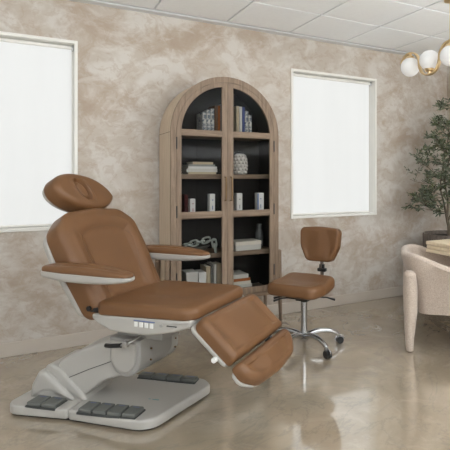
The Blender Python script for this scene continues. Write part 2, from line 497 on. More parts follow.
def pedal(x0, x1, y0, y1, sl=0):
    tr = cb('pedal_tray', B(x0-.004, x1+.004, y0-.006, y1+.006, .052, .064, .003), M['padd'])
    cb('pedal', cushion(round_poly([(x0, y0), (x1, y0), (x1, y1), (x0, y1)], .008, 4), .062, .080, .002, .006, lambda u, v: -.002, 3), M['pad'], tr)
    l2 = bmesh.new(); box(l2, x0+.02, x1-.02, y1-.016, y1-.013, .0786, .0796)
    cb('pedal_mark', l2, M['iconb'], tr, False)
for k in range(4): pedal(-.064+k*.082, .010+k*.082, -.262, -.168)
for k in range(2): pedal(-.375+k*.088, -.293+k*.088, -.252, -.16)
for k in range(4): pedal(.010+k*.092, .095+k*.092, .192, .250)

# rear hump and lifting arm
hump = round_poly([(-.418, .03), (-.405, .13), (-.360, .225), (-.325, .238), (-.27, .214), (-.135, .095), (-.085, .03)], [.0, .06, .03, .03, .08, .05, 0])
cb('lift_hump', cushion(hump, -.128, .128, .018, .018, None, 6, frame((0, 0, 0), (1, 0, 0), (0, 0, 1), (0, -1, 0))), M['shell'])
fl = round_poly([(-.455, .03), (-.440, .12), (-.395, .198), (-.350, .206), (-.27, .150), (-.145, .03)], [0, .04, .03, .04, .08, 0])
cb('lift_hump_flare', cushion(fl, -.150, .150, .030, .030, None, 4, frame((0, 0, 0), (1, 0, 0), (0, 0, 1), (0, -1, 0))), M['shell'])
arm = round_poly([(-.300, .16), (-.290, .245), (-.18, .312), (.03, .392), (.14, .40), (.14, .215), (-.01, .168), (-.13, .075)], [.02, .05, .3, .1, .05, .05, .2, .03])
la = cb('lift_arm', cushion(arm, -.115, .115, .015, .015, None, 5, frame((0, 0, 0), (1, 0, 0), (0, 0, 1), (0, -1, 0))), M['shell'])
sb = bmesh.new(); sweep(sb, [(-.245, -.116, .158), (-.10, -.1165, .222), (.06, -.1165, .285)], .0018, 6)
cb('panel_seam', sb, M['padd'], la)
# pivot drum (D-shaped, across the chair)
def dprof(cx, hw, zb, zt, n=18):
    pts = [(cx-hw, zt), (cx-hw, zb+hw)]
    for k in range(1, n): a = PI+PI*k/n; pts.append((cx+hw*math.cos(a), zb+hw+hw*math.sin(a)))
    return pts+[(cx+hw, zb+hw), (cx+hw, zt)]
def dr(cx, hw, zb, zt, y0, y1, r): return cushion([(p[0], p[1]) for p in round_poly(dprof(cx, hw, zb, zt), 0)], -y1, -y0, r, r, None, 4, frame((0, 0, 0), (1, 0, 0), (0, 0, 1), (0, -1, 0)))
drum = cu('pivot_drum', dr(.002, .098, .212, .412, -.150, .13, .010), M['dshell'])
cu('drum_end_cap', dr(.002, .098, .212, .418, .134, .20, .012), M['shell'])
cu('drum_face_cap', dr(-.003, .080, .235, .395, -.160, -.140, .012), M['shell'], drum)
for y, x, z in ((-.06, .1025, .345), (-.06, .1005, .285), (.165, .1015, .33), (.165, .1005, .28)):
    cu('screw', sweep(bmesh.new(), [(x-.01, y, z), (x+.0035, y, z)], .005, 10), M['bronze'], drum)
ub = bmesh.new(); box(ub, -.09, .20, -.10, .12, .405, .505, .01)
cu('seat_carriage', ub, M['dshell'])
# recline lever
lv = bmesh.new(); sweep(lv, bez([(-.045, -.235, .400), (-.01, -.237, .402), (.050, -.235, .410)]), [.011]*41, 14)
lev = cu('lever_grip', lv, M['black'])
lv = bmesh.new(); sweep(lv, [(.050, -.235, .410), (.09, -.232, .424), (.11, -.20, .44), (.12, -.10, .46)], .006, 10); box(lv, .065, .092, -.247, -.222, .406, .436, .003)
cu('lever_stem', lv, M['steel'], lev)

# seat rail (white side body), one body across
rp = round_poly([(-.092, .570), (-.090, .545), (-.045, .520), (.03, .492), (.24, .492), (.40, .526), (.485, .556), (.485, .587)], [.01, .02, .05, .10, .12, .15, .02, .01])
rail = cu('seat_pan', cushion(rp, -.285, .285, .014, .014, None, 4, frame((0, 0, 0), (1, 0, 0), (0, 0, 1), (0, -1, 0))), M['shell'])
for k in range(4):
    x = .172+k*.030
    b = B(x, x+.020, -.2895, -.284, .533, .557, .002)
    kb = cu('control_button', b, M['icon'], rail)
st = B(.168, .290, -.2875, -.2845, .560, .566, .001); cu('control_legend', st, M['iconb'], rail)
kb = bmesh.new(); sweep(kb, [(.325, -.284, .552), (.325, -.290, .552)], .008, 14); cu('socket', kb, M['dshell'], rail)
kb = B(.357, .412, -.288, -.284, .551, .557, .001); cu('latch_slot', kb, M['padd'], rail)
kb = B(.364, .404, -.290, -.285, .549, .553, .001); cu('latch', kb, M['steel'], rail)

# seat cushion
so = round_poly([(-.07, -.292), (.50, -.285), (.50, .285), (-.07, .292)], [.05, .07, .07, .05], 8)
def seat_top(u, v): return .004*smoothstep(.18, .45, u)-.008*smoothstep(.15, .27, .29-abs(v))*smoothstep(0, .2, u)*(1-smoothstep(.3, .45, u))
def seat_wf(c):
    return (c.x, c.y, c.z+(.030*(c.x-.2) if c.z < .6 else .012*(c.x-.1)))
cu('seat_cushion', cushion(so, .574, .638, .014, .030, seat_top, 18, None, None, seat_wf), M['leather'])
# backrest
d = Vector((-.498, 0, .867)); nrm = Vector((.867, 0, .498))
def backM(o): return frame(o, (0, 1, 0), d, nrm)     # u = lateral, v = up the back, w = front normal
bo = round_poly([(-.275, -.03), (.275, -.03), (.302, .30), (.296, .47), (.20, .556), (0, .572), (-.20, .556), (-.306, .47), (-.308, .30)], [.06, .06, .3, .10, .12, .4, .12, .10, .3], 8)
def back_top(u, v):
    # sunken seat panel bordered by raised bolsters, tapering like a waist
    hw = .185-.045*math.cos((v-.05)/.5*PI*1.2)*0-.03*smoothstep(.25, .0, v)
    e = max(abs(u)-hw, (v-.455+.25*u*u*4)) 
    return -.020*(1-smoothstep(-.035, .028, e))+.008*smoothstep(.02, .06, e)*(1-smoothstep(.06, .12, e))
cu('backrest_cushion', cushion(bo, -.125, .0, .02, .042, back_top, 30, backM((-.045, 0, .60))), M['leather'])
sh = round_poly([(-.272, .0), (.272, .0), (.302, .30), (.296, .45), (.20, .52), (0, .535), (-.20, .53), (-.308, .46), (-.312, .30)], [.05, .05, .3, .10, .12, .4, .12, .10, .3], 8)
cu('backrest_shell', cushion(sh, -.168, -.118, .035, .010, None, 6, backM((-.045, 0, .60))), M['shell'])
sb = bmesh.new()
pts = bez([(-.16, .02), (-.155, .15), (-.19, .30), (-.20, .40), (-.12, .462), (0, .475), (.12, .462), (.20, .40), (.19, .30), (.155, .15), (.16, .02)][0:11] and [Vector((u, v, back_top(u, v)+.0005)) for u, v in [(-.15, .03), (-.16, .15), (-.19, .28), (-.185, .38), (-.12, .43), (0, .445), (.12, .43), (.185, .38), (.19, .28), (.16, .15), (.15, .03)]], 8)
pts = [Vector((p.x, p.y, back_top(p.x, p.y)+.0004)) for p in pts]
sweep(sb, pts, .0013, 6)
bmesh.ops.transform(sb, matrix=backM((-.045, 0, .60)), verts=sb.verts)
cu('backrest_seam', sb, M['brownb'])
# hinge brackets
for s in (-1, 1):
    hbm = bmesh.new(); sweep(hbm, [(-.105, s*.262, .595), (-.105, s*.292, .595)], .013, 18); box(hbm, -.125, -.05, s*.268-.01, s*.268+.01, .575, .60, .004)
    cu('hinge', hbm, M['black'])

# headrest
def headM(o):
    a = math.radians(2); dd = (d*math.cos(a)-nrm*math.sin(a)*-1).normalized(); nn = Vector((0, 1, 0)).cross(dd)*-1
    nn = Vector((dd.z, 0, -dd.x)); return frame(o, (0, 1, 0), dd, nn)
def lens(w, h0, h1, n=48, rot=-13):
    pts = []; ca, sa = math.cos(math.radians(rot)), math.sin(math.radians(rot))
    for k in range(n):
        a = 2*PI*k/n; c, s = math.cos(a), math.sin(a)
        x = w*math.copysign(abs(c)**.92, c); y = (h1 if s > 0 else h0)*math.copysign(abs(s)**(1.35 if c > 0 else 1.0), s)
        pts.append((x*ca-y*sa, x*sa+y*ca))
    return pts
def head_top(u, v):
    du, dv = u+.028, v-.008
    a, b = du*.90+dv*.43, -du*.43+dv*.90          # recess axes: across, along
    e = math.hypot(a/.040, b/.072)
    return -.022*(1-smoothstep(.90, 1.10, e))+.014*(1-smoothstep(.55, .92, e))+.004*math.exp(-((e-1.28)/.18)**2)
hM = headM((-.400, .018, 1.184))
head = cu('headrest_cushion', cushion(lens(.212, .112, .112, 96), -.112, 0, .022, .034, head_top, 40, hM), M['leather'])
cu('headrest_shell', cushion(lens(.202, .098, .100, 72), -.136, -.104, .02, .008, None, 5, hM), M['shell'])
cu('headrest_post', cushion(round_poly([(-.04, -.16), (.04, -.16), (.04, .0), (-.04, .0)], .01, 4), -.125, -.105, .004, .004, None, 3, hM), M['steel'])

# armrests
def armrest(y):
    o = round_poly([(-.330, y-.035), (-.18, y-.054), (.10, y-.050), (.214, y-.036), (.214, y+.036), (.10, y+.050), (-.18, y+.054), (-.330, y+.035)], [.035, .2, .2, .036, .036, .2, .2, .035])
    def taper(c):                                 # thin at both ends, fullest a third of the way along
        t = max(0, min(1, (c.x+.330)/.544)); k = .50+.50*math.sin(PI*min(1, .08+t*.95))**.7
        zc = .790-.004*t; return (c.x, c.y, zc+(c.z-.790)*k)
    a = cu('armrest', cushion(o, .746, .790, .022, .005, None, 5, None, None, taper), M['shell'])
    o2 = [(-.058+(p[0]+.058)*.985, y+(p[1]-y)*.97) for p in o]
    cu('armrest_pad', cushion(o2, .789, .826, .005, .022, lambda u, v: .008, 6, None, None, taper), M['leather'], a)
    s = 1 if y > 0 else -1
    br = bmesh.new(); sweep(br, [(-.30, s*.27, .765), (-.30, s*.35, .765)], .020, 14)
    cu('armrest_bracket', br, M['dshell'], a)
armrest(-.352); armrest(.352)

# leg rest: two hinged sections
f1 = Vector((.751, 0, -.660)); n1 = Vector((.660, 0, .751))
L1 = frame((.492, 0, .560), f1, (0, 1, 0), n1)
l1 = round_poly([(.0, -.290), (.252, -.285), (.252, .285), (.0, .290)], [.045, .02, .02, .045], 6)
def leg_top(u, v): return .006-.024*smoothstep(.08, .29, abs(v))
cu('leg_rest_cushion', cushion(l1, .004, .072, .008, .028, leg_top, 20, L1), M['leather'])
cu('leg_rest_shell', cushion(round_poly([(-.005, -.296), (.243, -.291), (.243, .291), (-.005, .296)], .03, 6), -.016, .007, .014, .004, None, 4, L1), M['shell'])
kb = bmesh.new(); sweep(kb, [(.182, -.288, -.010), (.182, -.312, -.010)], .012, 14); bmesh.ops.transform(kb, matrix=L1, verts=kb.verts)
cu('leg_rest_knob', kb, M['icon'])
a2 = math.radians(6); f2 = (f1*math.cos(a2)-n1*math.sin(a2)).normalized(); n2 = Vector((-f2.z, 0, f2.x))
L2 = frame(Vector((.492, 0, .560))+f1*.262, f2, (0, 1, 0), n2)
l2 = round_poly([(.0, -.285), (.070, -.290), (.135, -.20), (.150, 0), (.135, .20), (.070, .290), (.0, .285)], [.02, .07, .12, .2, .12, .07, .02], 8)
cu('foot_rest_cushion', cushion(l2, .004, .070, .010, .034, lambda u, v: .004-.022*smoothstep(.06, .29, abs(v)), 12, L2), M['leather'])
cu('foot_rest_shell', cushion([(.018+p[0]*.84, p[1]*1.012) for p in l2], -.012, .006, .010, .004, None, 4, L2), M['shell'])
fb = bmesh.new(); box(fb, .35, .50, -.10, .10, .525, .56, .01)
cu('leg_rest_hinge', fb, M['padd'])

# ------------------------------------------------------------------ stool
fx, fy = -.47*.868-.88*.4965, .47*.4965-.88*.868     # facing direction (towards camera-left)
sc_ = math.atan2(fy, fx)
stool = thing('rolling_stool', 'tan leather saddle stool with low backrest on a five-star chrome base with black castors', 'stool', (1.831, 3.141, 0), sc_)
def so_(name, bm, mat, p=stool): return link(name, bm, mat, p)
ow = round_poly([(-.190, -.205), (.06, -.220), (.195, -.195), (.205, 0), (.195, .195), (.06, .220), (-.190, .205), (-.205, 0)], [.07, .15, .07, .2, .07, .15, .07, .2], 8)
def sad(u, v): return -.014*math.exp(-(v/.13)**2)*smoothstep(-.2, -.02, u)+.012*math.exp(-(v/.05)**2)*smoothstep(.04, .2, u)
def sadw(c):
    return (c.x, c.y, c.z+.025*smoothstep(.0, -.22, c.x)-.004*smoothstep(.08, .22, c.x)*(1-math.exp(-(c.y/.1)**2)))
so_('seat', cushion(ow, .404, .490, .022, .038, sad, 16, Matrix.Translation((.012, -.016, .003)), None, sadw), M['leather'])
bk = bmesh.new(); sweep(bk, bez([(-.10, 0, .385), (-.20, .01, .38), (-.255, .022, .41), (-.265, .022, .50), (-.258, .022, .62)]), 1, flat=(.016, .006, (0, 1, 0)))
so_('backrest_stem', bk, M['chrome'])
bk = bmesh.new(); box(bk, -.283, -.247, -.013, .057, .517, .545, .006); box(bk, -.277, -.253, .002, .042, .54, .575, .004); so_('backrest_clamp', bk, M['black'])
br_ = round_poly([(-.10, -.130), (.10, -.130), (.152, -.02), (.160, .120), (.0, .132), (-.160, .120), (-.152, -.02)], [.05, .05, .1, .04, .5, .04, .1], 8)
def brw(c): return (c.x, c.y, c.z+.25*c.x*c.x*1.0)
so_('backrest', cushion([(p[0]*1.06, p[1]*1.04) for p in br_], -.04, .035, .012, .018, lambda u, v: .006*(1-smoothstep(.0, .09, abs(abs(u)-.0)))+.008*math.exp(-((abs(u)-.10)/.03)**2)*smoothstep(.12, -.1, v)*-1, 14,
    frame((-.236, .022, .737), (0, 1, 0), (-.10, 0, 1), (1, 0, .10)), None, brw), M['leather'])
mb = bmesh.new(); box(mb, -.12, .12, -.09, .09, .375, .400, .006); box(mb, -.05, .05, -.05, .05, .345, .38, .01)
so_('tilt_mechanism', mb, M['black'])
for a, nm in ((math.radians(-50), 'seat_lever'), (math.radians(-72), 'height_lever'), (math.radians(115), 'back_lever')):
    lvb = bmesh.new(); c, s = math.cos(a), math.sin(a)
    sweep(lvb, [(.04*c, .04*s, .372), (.17*c, .17*s, .368), (.23*c, .23*s, .352)], [.005, .005, .009], 10)
    so_(nm, lvb, M['black'])
pb = bmesh.new(); lathe(pb, [(0, .36), (.018, .36), (.018, .34), (.024, .335), (.024, .10), (.034, .095), (.036, .06), (.026, .045), (0, .045)], 24)
so_('column', pb, M['chrome'])
# rotation so that two legs point at the castors seen in the photo
c1 = math.atan2(2.864-3.141, 1.855-1.831)-sc_
for k in range(5):
    a = c1+k*2*PI/5; c, s = math.cos(a), math.sin(a)
    P = [(.02*c, .02*s, .085), (.10*c, .10*s, .108), (.19*c, .19*s, .104), (.25*c, .25*s, .085), (.275*c, .275*s, .062)]
    lb = bmesh.new(); sweep(lb, bez(P, 5), [.024-.0005*i for i in range(21)], flat=None, seg=12)
    sweep(lb, [(.275*c, .275*s, .078), (.275*c, .275*s, .044)], .012, 10)
    leg = so_('leg', lb, M['chrome'])
    for q in (-1, 1):
        wb = bmesh.new(); ox, oy = -s, c
        p0 = Vector((.283*c+ox*q*.004, .283*s+oy*q*.004, .027)); p1 = p0+Vector((ox, oy, 0))*q*.016
        sweep(wb, [p0, p1], .0265, 20)
        so_('castor_wheel', wb, M['black'], leg)
    hb = bmesh.new(); p0 = Vector((.283*c+s*.009, .283*s-c*.009, .027)); p1 = Vector((.283*c-s*.009, .283*s+c*.009, .027))
    arcp = [(.283*c+.030*math.cos(t)*c, .283*s+.030*math.cos(t)*s, .027+.030*math.sin(t)) for t in [PI*.1*i for i in range(0, 11)]]
    sweep(hb, arcp, 1, flat=(.012, .003, (-s, c, 0)))
    so_('castor_hood', hb, M['chrome'], leg)

# ------------------------------------------------------------------ arched cabinet
CXC, R0, SZ, CF, CB, ZB = 1.417, .448, 1.600, 3.62, 3.972, .29
cab = thing('arched_cabinet', 'tall arched weathered oak display cabinet with four glazed panels between the windows', 'cabinet', (CXC, CF, 0))
D = CB-CF
def arch(r, zb, n=32, hw=None):
    hw = hw or r
    return [(-hw, zb)]+[(r*math.cos(PI-PI*k/n), (SZ)+r*math.sin(PI-PI*k/n)) for k in range(n+1)]+[(hw, zb)]
def ringsolid(bm, outer, inner, y0, y1, mi=0):
    """open-bottomed arch band between two matching point lists"""
    n = len(outer); rows = []
    for y in (y0, y1):
        rows.append(([bm.verts.new((p[0], y, p[1])) for p in outer], [bm.verts.new((p[0], y, p[1])) for p in inner]))
    (a, b), (c, d_) = rows
    fs = []
    for i in range(n-1):
        fs += [bm.faces.new((a[i], a[i+1], b[i+1], b[i])), bm.faces.new((c[i+1], c[i], d_[i], d_[i+1])), bm.faces.new((a[i+1], a[i], c[i], c[i+1])), bm.faces.new((b[i], b[i+1], d_[i+1], d_[i]))]
    fs += [bm.faces.new((a[0], b[0], d_[0], c[0])), bm.faces.new((b[-1], a[-1], c[-1], d_[-1]))]
    for f in fs: f.material_index = mi
    return bm
cc = lambda n, bm, m, p=cab, s=True: link(n, bm, m, p, s)
# carcass side/top skin
bm = ringsolid(bmesh.new(), arch(R0, ZB), arch(R0-.012, ZB), .022, D); cc('carcass', bm, M['oak_lit'])
for s in (-1, 1):
    cc('carcass_seam', B(s*(R0+.0005)-.0008, s*(R0+.0005)+.0008, .03, D-.002, SZ-.002, SZ+.001), M['walnut'], s=False)
bm = ringsolid(bmesh.new(), arch(R0, ZB), arch(R0-.042, ZB), 0, .022); cc('face_frame', bm, M['oak'])
bm = bmesh.new(); ringsolid(bm, arch(R0-.0125, ZB+.03), arch(R0-.022, ZB+.03), .024, D-.012)
prism(bm, arch(R0-.013, ZB+.03), D-.012, D-.002)
for x in (-.14, .14): box(bm, x-.002, x+.002, D-.015, D-.012, ZB+.05, 1.55)
cc('lining', bm, M['dark'])
cc('bottom_rail', box(bmesh.new(), -R0+.002, R0-.002, .004, D-.002, ZB, ZB+.032, .002), M['oakh'])
for z, th in ((.662, .038), (.958, .022), (1.284, .036), (1.602, .024)):
    cc('shelf', B(-R0+.023, R0-.023, .062, D-.013, z-th, z, .002), M['oakh'])
# doors
ST = .035; g_ = .0015; IR = R0-.044; DB = ZB+.036
def door(s):
    root = bmesh.new(); n = 20
    def half(r, xc, zb):      # quarter-arch outline from outer foot up and over to the centre stile
        pts = [(s*r, zb)]
        a_end = math.acos(xc/r)
        for k in range(n+1):
            a = a_end*k/n; pts.append((s*r*math.cos(a), SZ+r*math.sin(a)))
        pts.append((s*xc, zb)); return pts
    outer = half(IR, g_, DB); inner = half(IR-ST, g_+.045, DB+.048)
    a = [[root.verts.new((p[0], y, p[1])) for p in L] for y in (.000, .022) for L in (outer, inner)]
    of, inf, ob, ib = a; m = len(outer)
    for i in range(m):
        j = (i+1) % m
        for q in ((of[i], of[j], inf[j], inf[i]), (ob[j], ob[i], ib[i], ib[j]), (of[j], of[i], ob[i], ob[j]), (inf[i], inf[j], ib[j], ib[i])): root.faces.new(q)
    dr_ = cc('door', root, M['oak'], s=False)
    x0, x1 = sorted((s*(g_+.040), s*(IR-ST+.006)))
    for z in (1.599, .972): cc('glazing_bar', B(x0, x1, .002, .020, z-.024, z+.024, .001), M['oakh'], dr_)
    gb = bmesh.new(); L = half(IR-ST+.006, g_+.04, DB+.043)
    gb.faces.new([gb.verts.new((p[0], .012, p[1])) for p in L])
    cc('glass_pane', gb, M['glass'], dr_, False)
    hb = bmesh.new(); x = s*.0245
    sweep(hb, bez([(x, -.002, 1.262), (x, -.022, 1.258), (x, -.026, 1.24), (x, -.026, 1.10), (x, -.022, 1.082), (x, -.002, 1.078)], 5), 1, flat=(.005, .004, (1, 0, 0)))
    cc('handle', hb, M['bronze'], dr_)
    for z in (1.515, 1.0, .50):
        hb = bmesh.new(); sweep(hb, [(s*(IR+.001), -.004, z-.045), (s*(IR+.001), -.004, z+.045)], .0045, 10); cc('hinge', hb, M['black'], dr_)
door(-1); door(1)
for s in (-1, 1):
    for y in (.030, D-.030):
        lb = bmesh.new(); x0, x1 = sorted((s*(R0+.001), s*(R0+.034)))
        a = bmesh.ops.create_cube(lb, size=1)['verts']
        for v in a:
            top = v.co.z > 0
            w = 1 if top else .62; xx = (x0+x1)/2+v.co.x*(x1-x0)*w+(0 if top else s*.02)
            v.co = Vector((xx, y+v.co.y*.042*w, .655 if top else 0))
        bmesh.ops.bevel(lb, geom=lb.edges[:], offset=.006, segments=3, affect='EDGES')
        cc('leg', lb, M['oak'])

# ------------------------------------------------------------------ things in the cabinet
YF = CF+.075
def book_up(x0, x1, z0, h, mat, label, depth=.15, name='book', group=None, y=None, rough=0):
    y = YF if y is None else y
    t = thing(name, label, 'book', ((x0+x1)/2, y, z0), 0, group)
    w = (x1-x0)/2-.0006; bm = bmesh.new(); c = .0016
    box(bm, -w, -w+c, 0, depth, 0, h); box(bm, w-c, w, 0, depth, 0, h); sweepn = [(-w, .004), (-w*.5, .0005), (0, 0), (w*.5, .0005), (w, .004), (w, .006), (-w, .006)]
    prism(bm, sweepn, 0, h, 'z')
    link('cover', bm, mat, t, False)
    link('pages', B(-w+c, w-c, .006, depth-.004, .003, h-.004), M['paper'], t, False)
    return t
S3, S2, S1, S0, SB = 1.6025, 1.2845, .9585, .6625, ZB+.0325
xs_ = [1.236, 1.268, 1.301, 1.333]
for k, (h, nm) in enumerate(((.165, 'leftmost and shortest'), (.185, 'middle and mid-height'), (.20, 'rightmost and tallest'))):
    book_up(xs_[k], xs_[k+1], S3, h, M['patt'], 'grey-and-white marbled book at the left of the top-left shelf, %s of its three' % nm, group='marbled books top left')
book_up(1.334, 1.362, S3, .225, M['brownb'], 'dark brown book upright beside the orange book, top-left shelf')
book_up(1.363, 1.383, S3, .228, M['orangeb'], 'orange-spined upright book on the top-left shelf')
book_up(1.384, 1.412, S3, .240, M['greyb'], 'pale grey upright book right of the orange book')
book_up(1.519, 1.545, S3, .235, M['beigeb'], 'beige upright book against the centre stile, top-right shelf')
book_up(1.546, 1.570, S3, .232, M['whiteb'], 'white upright book between beige and blue books, top-right shelf')
book_up(1.571, 1.594, S3, .232, M['blueb'], 'blue-spined upright book on the top-right shelf')
book_up(1.595, 1.626, S3, .20, M['patt'], 'grey-and-white marbled book beside the blue book, taller of its pair', group='marbled books top right')
book_up(1.627, 1.656, S3, .17, M['patt'], 'grey-and-white marbled book furthest right on the top shelf, shorter of its pair', group='marbled books top right')

def book_flat(cx, y, z, w, dp, h, mat, label, rz=0, group=None):
    t = thing('book', label, 'book', (cx, y+dp/2, z), rz, group)
    bm = bmesh.new(); c = .0018; x, yy = w/2, dp/2
    box(bm, -x, x, -yy, yy, 0, c); box(bm, -x, x, -yy, yy, h-c-.0006, h-.0006); box(bm, -x, x, -yy, -yy+c, c, h-c)
    link('cover', bm, mat, t, False)
    link('pages', B(-x+.004, x-.004, -yy+c, yy-.004, c, h-c-.0006), M['paper'], t, False)
z = S2
for w, h, m, l, dx in ((.225, .016, 'beigeb', 'beige book lying at the bottom of the flat stack of books', 0), (.248, .026, 'whiteb', 'thick white book second from the bottom of the flat stack', -.002),
                    (.232, .018, 'card', 'white book in the middle of the flat stack, under a grey one', .003), (.215, .016, 'greyb', 'grey book lying second from the top of the flat stack', -.004), (.165, .020, 'beigeb', 'small tan book lying on top of the flat stack', .004)):
    book_flat(1.232+dx, YF-.01, z, w, .17, h, M[m], l, 0, 'flat stack of books'); z += h

# bobble vase
vb = bmesh.new()
lathe(vb, [(0, 0), (.040, 0), (.050, .02), (.053, .08), (.050, .14), (.036, .165), (.030, .17), (.024, .168), (.03, .15), (0, .14)], 28)
for r_ in range(6):
    zz = .016+.0265*r_; rr = [.047, .052, .054, .053, .050, .040][r_]
    for k in range(11):
        a = 2*PI*(k+.5*(r_ % 2))/11; sphere(vb, (rr*math.cos(a), rr*math.sin(a), zz), .0125, 10, 7)
v = link('bobble_vase', vb, M['ceramic']); v.location = (1.582, YF+.07, S2)
tag(v, 'white ceramic vase covered in round bobbles, behind the right door', 'vase')

def carton(x0, x1, h, label, stripe, stripe_side=None, z=S1):
    w = (x1-x0)/2
    t = thing('product_carton', label, 'box', ((x0+x1)/2, YF-.02, z))
    link('carton', B(-w, w, 0, .05, 0, h, .0008), M['card'], t, False)
    bars = [(-.002, .010, h*.16, h*.20), (-.004, .008, h*.70, h*.74), (-.001, .005, h*.28, h*.46)]
    if stripe_side: bars.append((-w+.001, -w+.013, .004, h-.004))
    for a, b, c, e in bars: link('print', B(a, b, -.0006, 0, c, e), stripe, t, False)
carton(1.131, 1.172, .135, 'small white product carton with red print, leftmost on the middle-left shelf', M['cardred'])
carton(1.288, 1.331, .170, 'tall white product carton nearest the left door handle', M['cardblue'])
carton(1.515, 1.563, .172, 'white product carton with grey print, right of the door handles', M['cardgrey'])
carton(1.697, 1.756, .172, 'white product carton with a blue stripe down its left edge', M['cardblue'], True)
book_up(1.098, 1.128, S1, .165, M['redb'], 'dark maroon spine standing left of the small carton', y=YF+.02)

# chain ornament on dish
dsh = bmesh.new(); lathe(dsh, [(0, 0), (.045, 0), (.085, .028), (.110, .045), (.105, .047), (.08, .034), (.04, .012), (0, .01)], 36)
bmesh.ops.scale(dsh, vec=(1.0, .6, 1.25), verts=dsh.verts)
o = link('shallow_dish', dsh, M['dish']); o.location = (1.205, YF+.055, S0); tag(o, 'shallow dark grey dish holding a stone chain, behind the left door', 'dish')
ch = thing('decorative_chain', 'pale grey-green chain of chunky links draped over the dark dish', 'ornament', (1.27, YF+.0, S0))
def linkbm(c, u, v, a=.034, b=.021, r=.0078):
    c, u, v = Vector(c), Vector(u).normalized(), Vector(v).normalized(); pts = []
    for k in range(28):
        t = 2*PI*k/28; e = .75
        cu_, su = math.cos(t), math.sin(t)
        pts.append(c+u*a*math.copysign(abs(cu_)**e, cu_)+v*b*math.copysign(abs(su)**e, su))
    return sweep(bmesh.new(), pts, r, 10, closed=True)
for c_, u_, v_ in (((-.135, .05, .072), (1, 0, .10), (0, 1, .2)), ((-.088, .045, .080), (1, -.1, .15), (0, .3, 1)), ((-.045, .035, .088), (1, -.2, .2), (0, 1, -.3)),
                   ((.0, .02, .100), (1, -.2, .3), (0, .3, 1)), ((.038, .006, .098), (1, -.3, .2), (0, 1, -.2)), ((.060, -.006, .076), (.18, 0, -1), (1, .4, .2)), ((.064, -.010, .038), (.25, .1, -1), (.5, 1, .2))):
    link('link', linkbm(c_, u_, v_), M['linkm'], ch)

# right fourth shelf: flat white box and glass vessel
t = thing('storage_box', 'low white lidded box on the lower-right shelf', 'box', (1.628, YF+.08, S0))
link('base', B(-.112, .112, -.08, .08, 0, .042, .001), M['whiteb'], t, False); link('lid', B(-.115, .115, -.083, .083, .0422, .072, .002), M['paper'], t, False)
gv = bmesh.new(); lathe(gv, [(0, 0), (.03, 0), (.038, .03), (.036, .12), (.022, .16), (.026, .20), (.024, .20), (.018, .16), (.03, .11), (0, .01)], 28)
o = link('smoked_glass_vase', gv, M['cglass']); o.location = (1.775, YF+.11, S0); tag(o, 'smoky glass vase standing at the right of the low white box', 'vase')

# bottom shelf
def plain_box(x0, x1, h, mat, label, dp=.14):
    w = (x1-x0)/2
    t = thing('storage_box', label, 'box', ((x0+x1)/2, YF-.01, SB)); link('base', B(-w, w, 0, dp, 0, h*.72, .001), mat, t, False)
    link('lid', B(-w-.001, w+.001, -.002, dp+.002, h*.722, h, .0015), mat, t, False)
plain_box(1.105, 1.196, .205, M['whiteb'], 'wide pale box at the far left of the bottom shelf')
plain_box(1.204, 1.262, .195, M['card'], 'narrow white box beside the wide pale box on the bottom shelf')
book_up(1.266, 1.302, SB, .235, M['beigeb'], 'cream upright book beside the white boxes on the bottom shelf')
book_up(1.304, 1.326, SB, .245, M['dish'], 'dark grey upright book between the cream and white books, bottom shelf')
book_up(1.328, 1.350, SB, .250, M['whiteb'], 'slim white upright book on the bottom-left shelf')
book_up(1.353, 1.400, SB, .248, M['beigeb'], 'thick tan upright book nearest the centre stile, bottom-left shelf')
z = SB
for w, h, m, l, dx in ((.165, .030, 'beigeb', 'tan book at the bottom of the lower-right book stack', .0), (.16, .034, 'whiteb', 'thick white book second from the bottom, lower-right book stack', .004), (.15, .026, 'paper', 'cream book in the middle of the lower-right book stack', -.004),
                       (.145, .024, 'orangeb', 'book with an orange-brown cover, second from top of the lower-right stack', -.006), (.125, .032, 'whiteb', 'white book on top of the lower-right book stack', -.012)):
    book_flat(1.575+dx, YF+.0, z, w, .2, h, M[m], l, 0, 'lower-right book stack'); z += h

# ------------------------------------------------------------------ pendant lamp
PX, PZ, LS, LR = 2.775, 2.169, .216, .108
lamp = thing('pendant_lamp', 'wavy brass pendant lamp with opal glass globes over the table', 'lamp', (PX, 2.60, PZ))
pts = []
for k in range(5):
    y0 = 2*LS-LS*k; sgn = 1 if k % 2 == 0 else -1
    a0, a1 = (PI*.12 if k == 0 else 0), (PI if k < 4 else PI*.88)
    n = 22
    for i in range(n+(k == 4)):
        a = a0+(a1-a0)*i/n
        pts.append((0, y0+LR*math.cos(a), sgn*LR*math.sin(a)))
wb = bmesh.new(); sweep(wb, pts, 1, flat=(.016, .0055, (0, 0, 1)))
link('wave_frame', wb, M['brass'], lamp)
for k in range(5):
    y0 = 2*LS-LS*k; s = 1 if k % 2 == 0 else -1
    gb = sphere(bmesh.new(), (0, y0, -s*.006), .0775, 36, 20); gl = link('globe_shade', gb, M['globe'], lamp)
    cbm = bmesh.new(); prof = [(0, .1025), (.012, .1025), (.014, .084), (.030, .080), (.040, .062), (.034, .060), (0, .062)]
    lathe(cbm, [(r, s*zz) for r, zz in prof], 28, (0, y0)); link('globe_holder', cbm, M['brass'], lamp)
rb = bmesh.new(); sweep(rb, [(0, 0, .110), (0, 0, CH-PZ-.006)], .0055, 12); link('rod', rb, M['brass'], lamp)
rb = bmesh.new(); lathe(rb, [(0, CH-PZ-.007), (.045, CH-PZ-.007), (.048, CH-PZ-.0), (0, CH-PZ-.0)], 28); link('ceiling_canopy', rb, M['brass'], lamp)

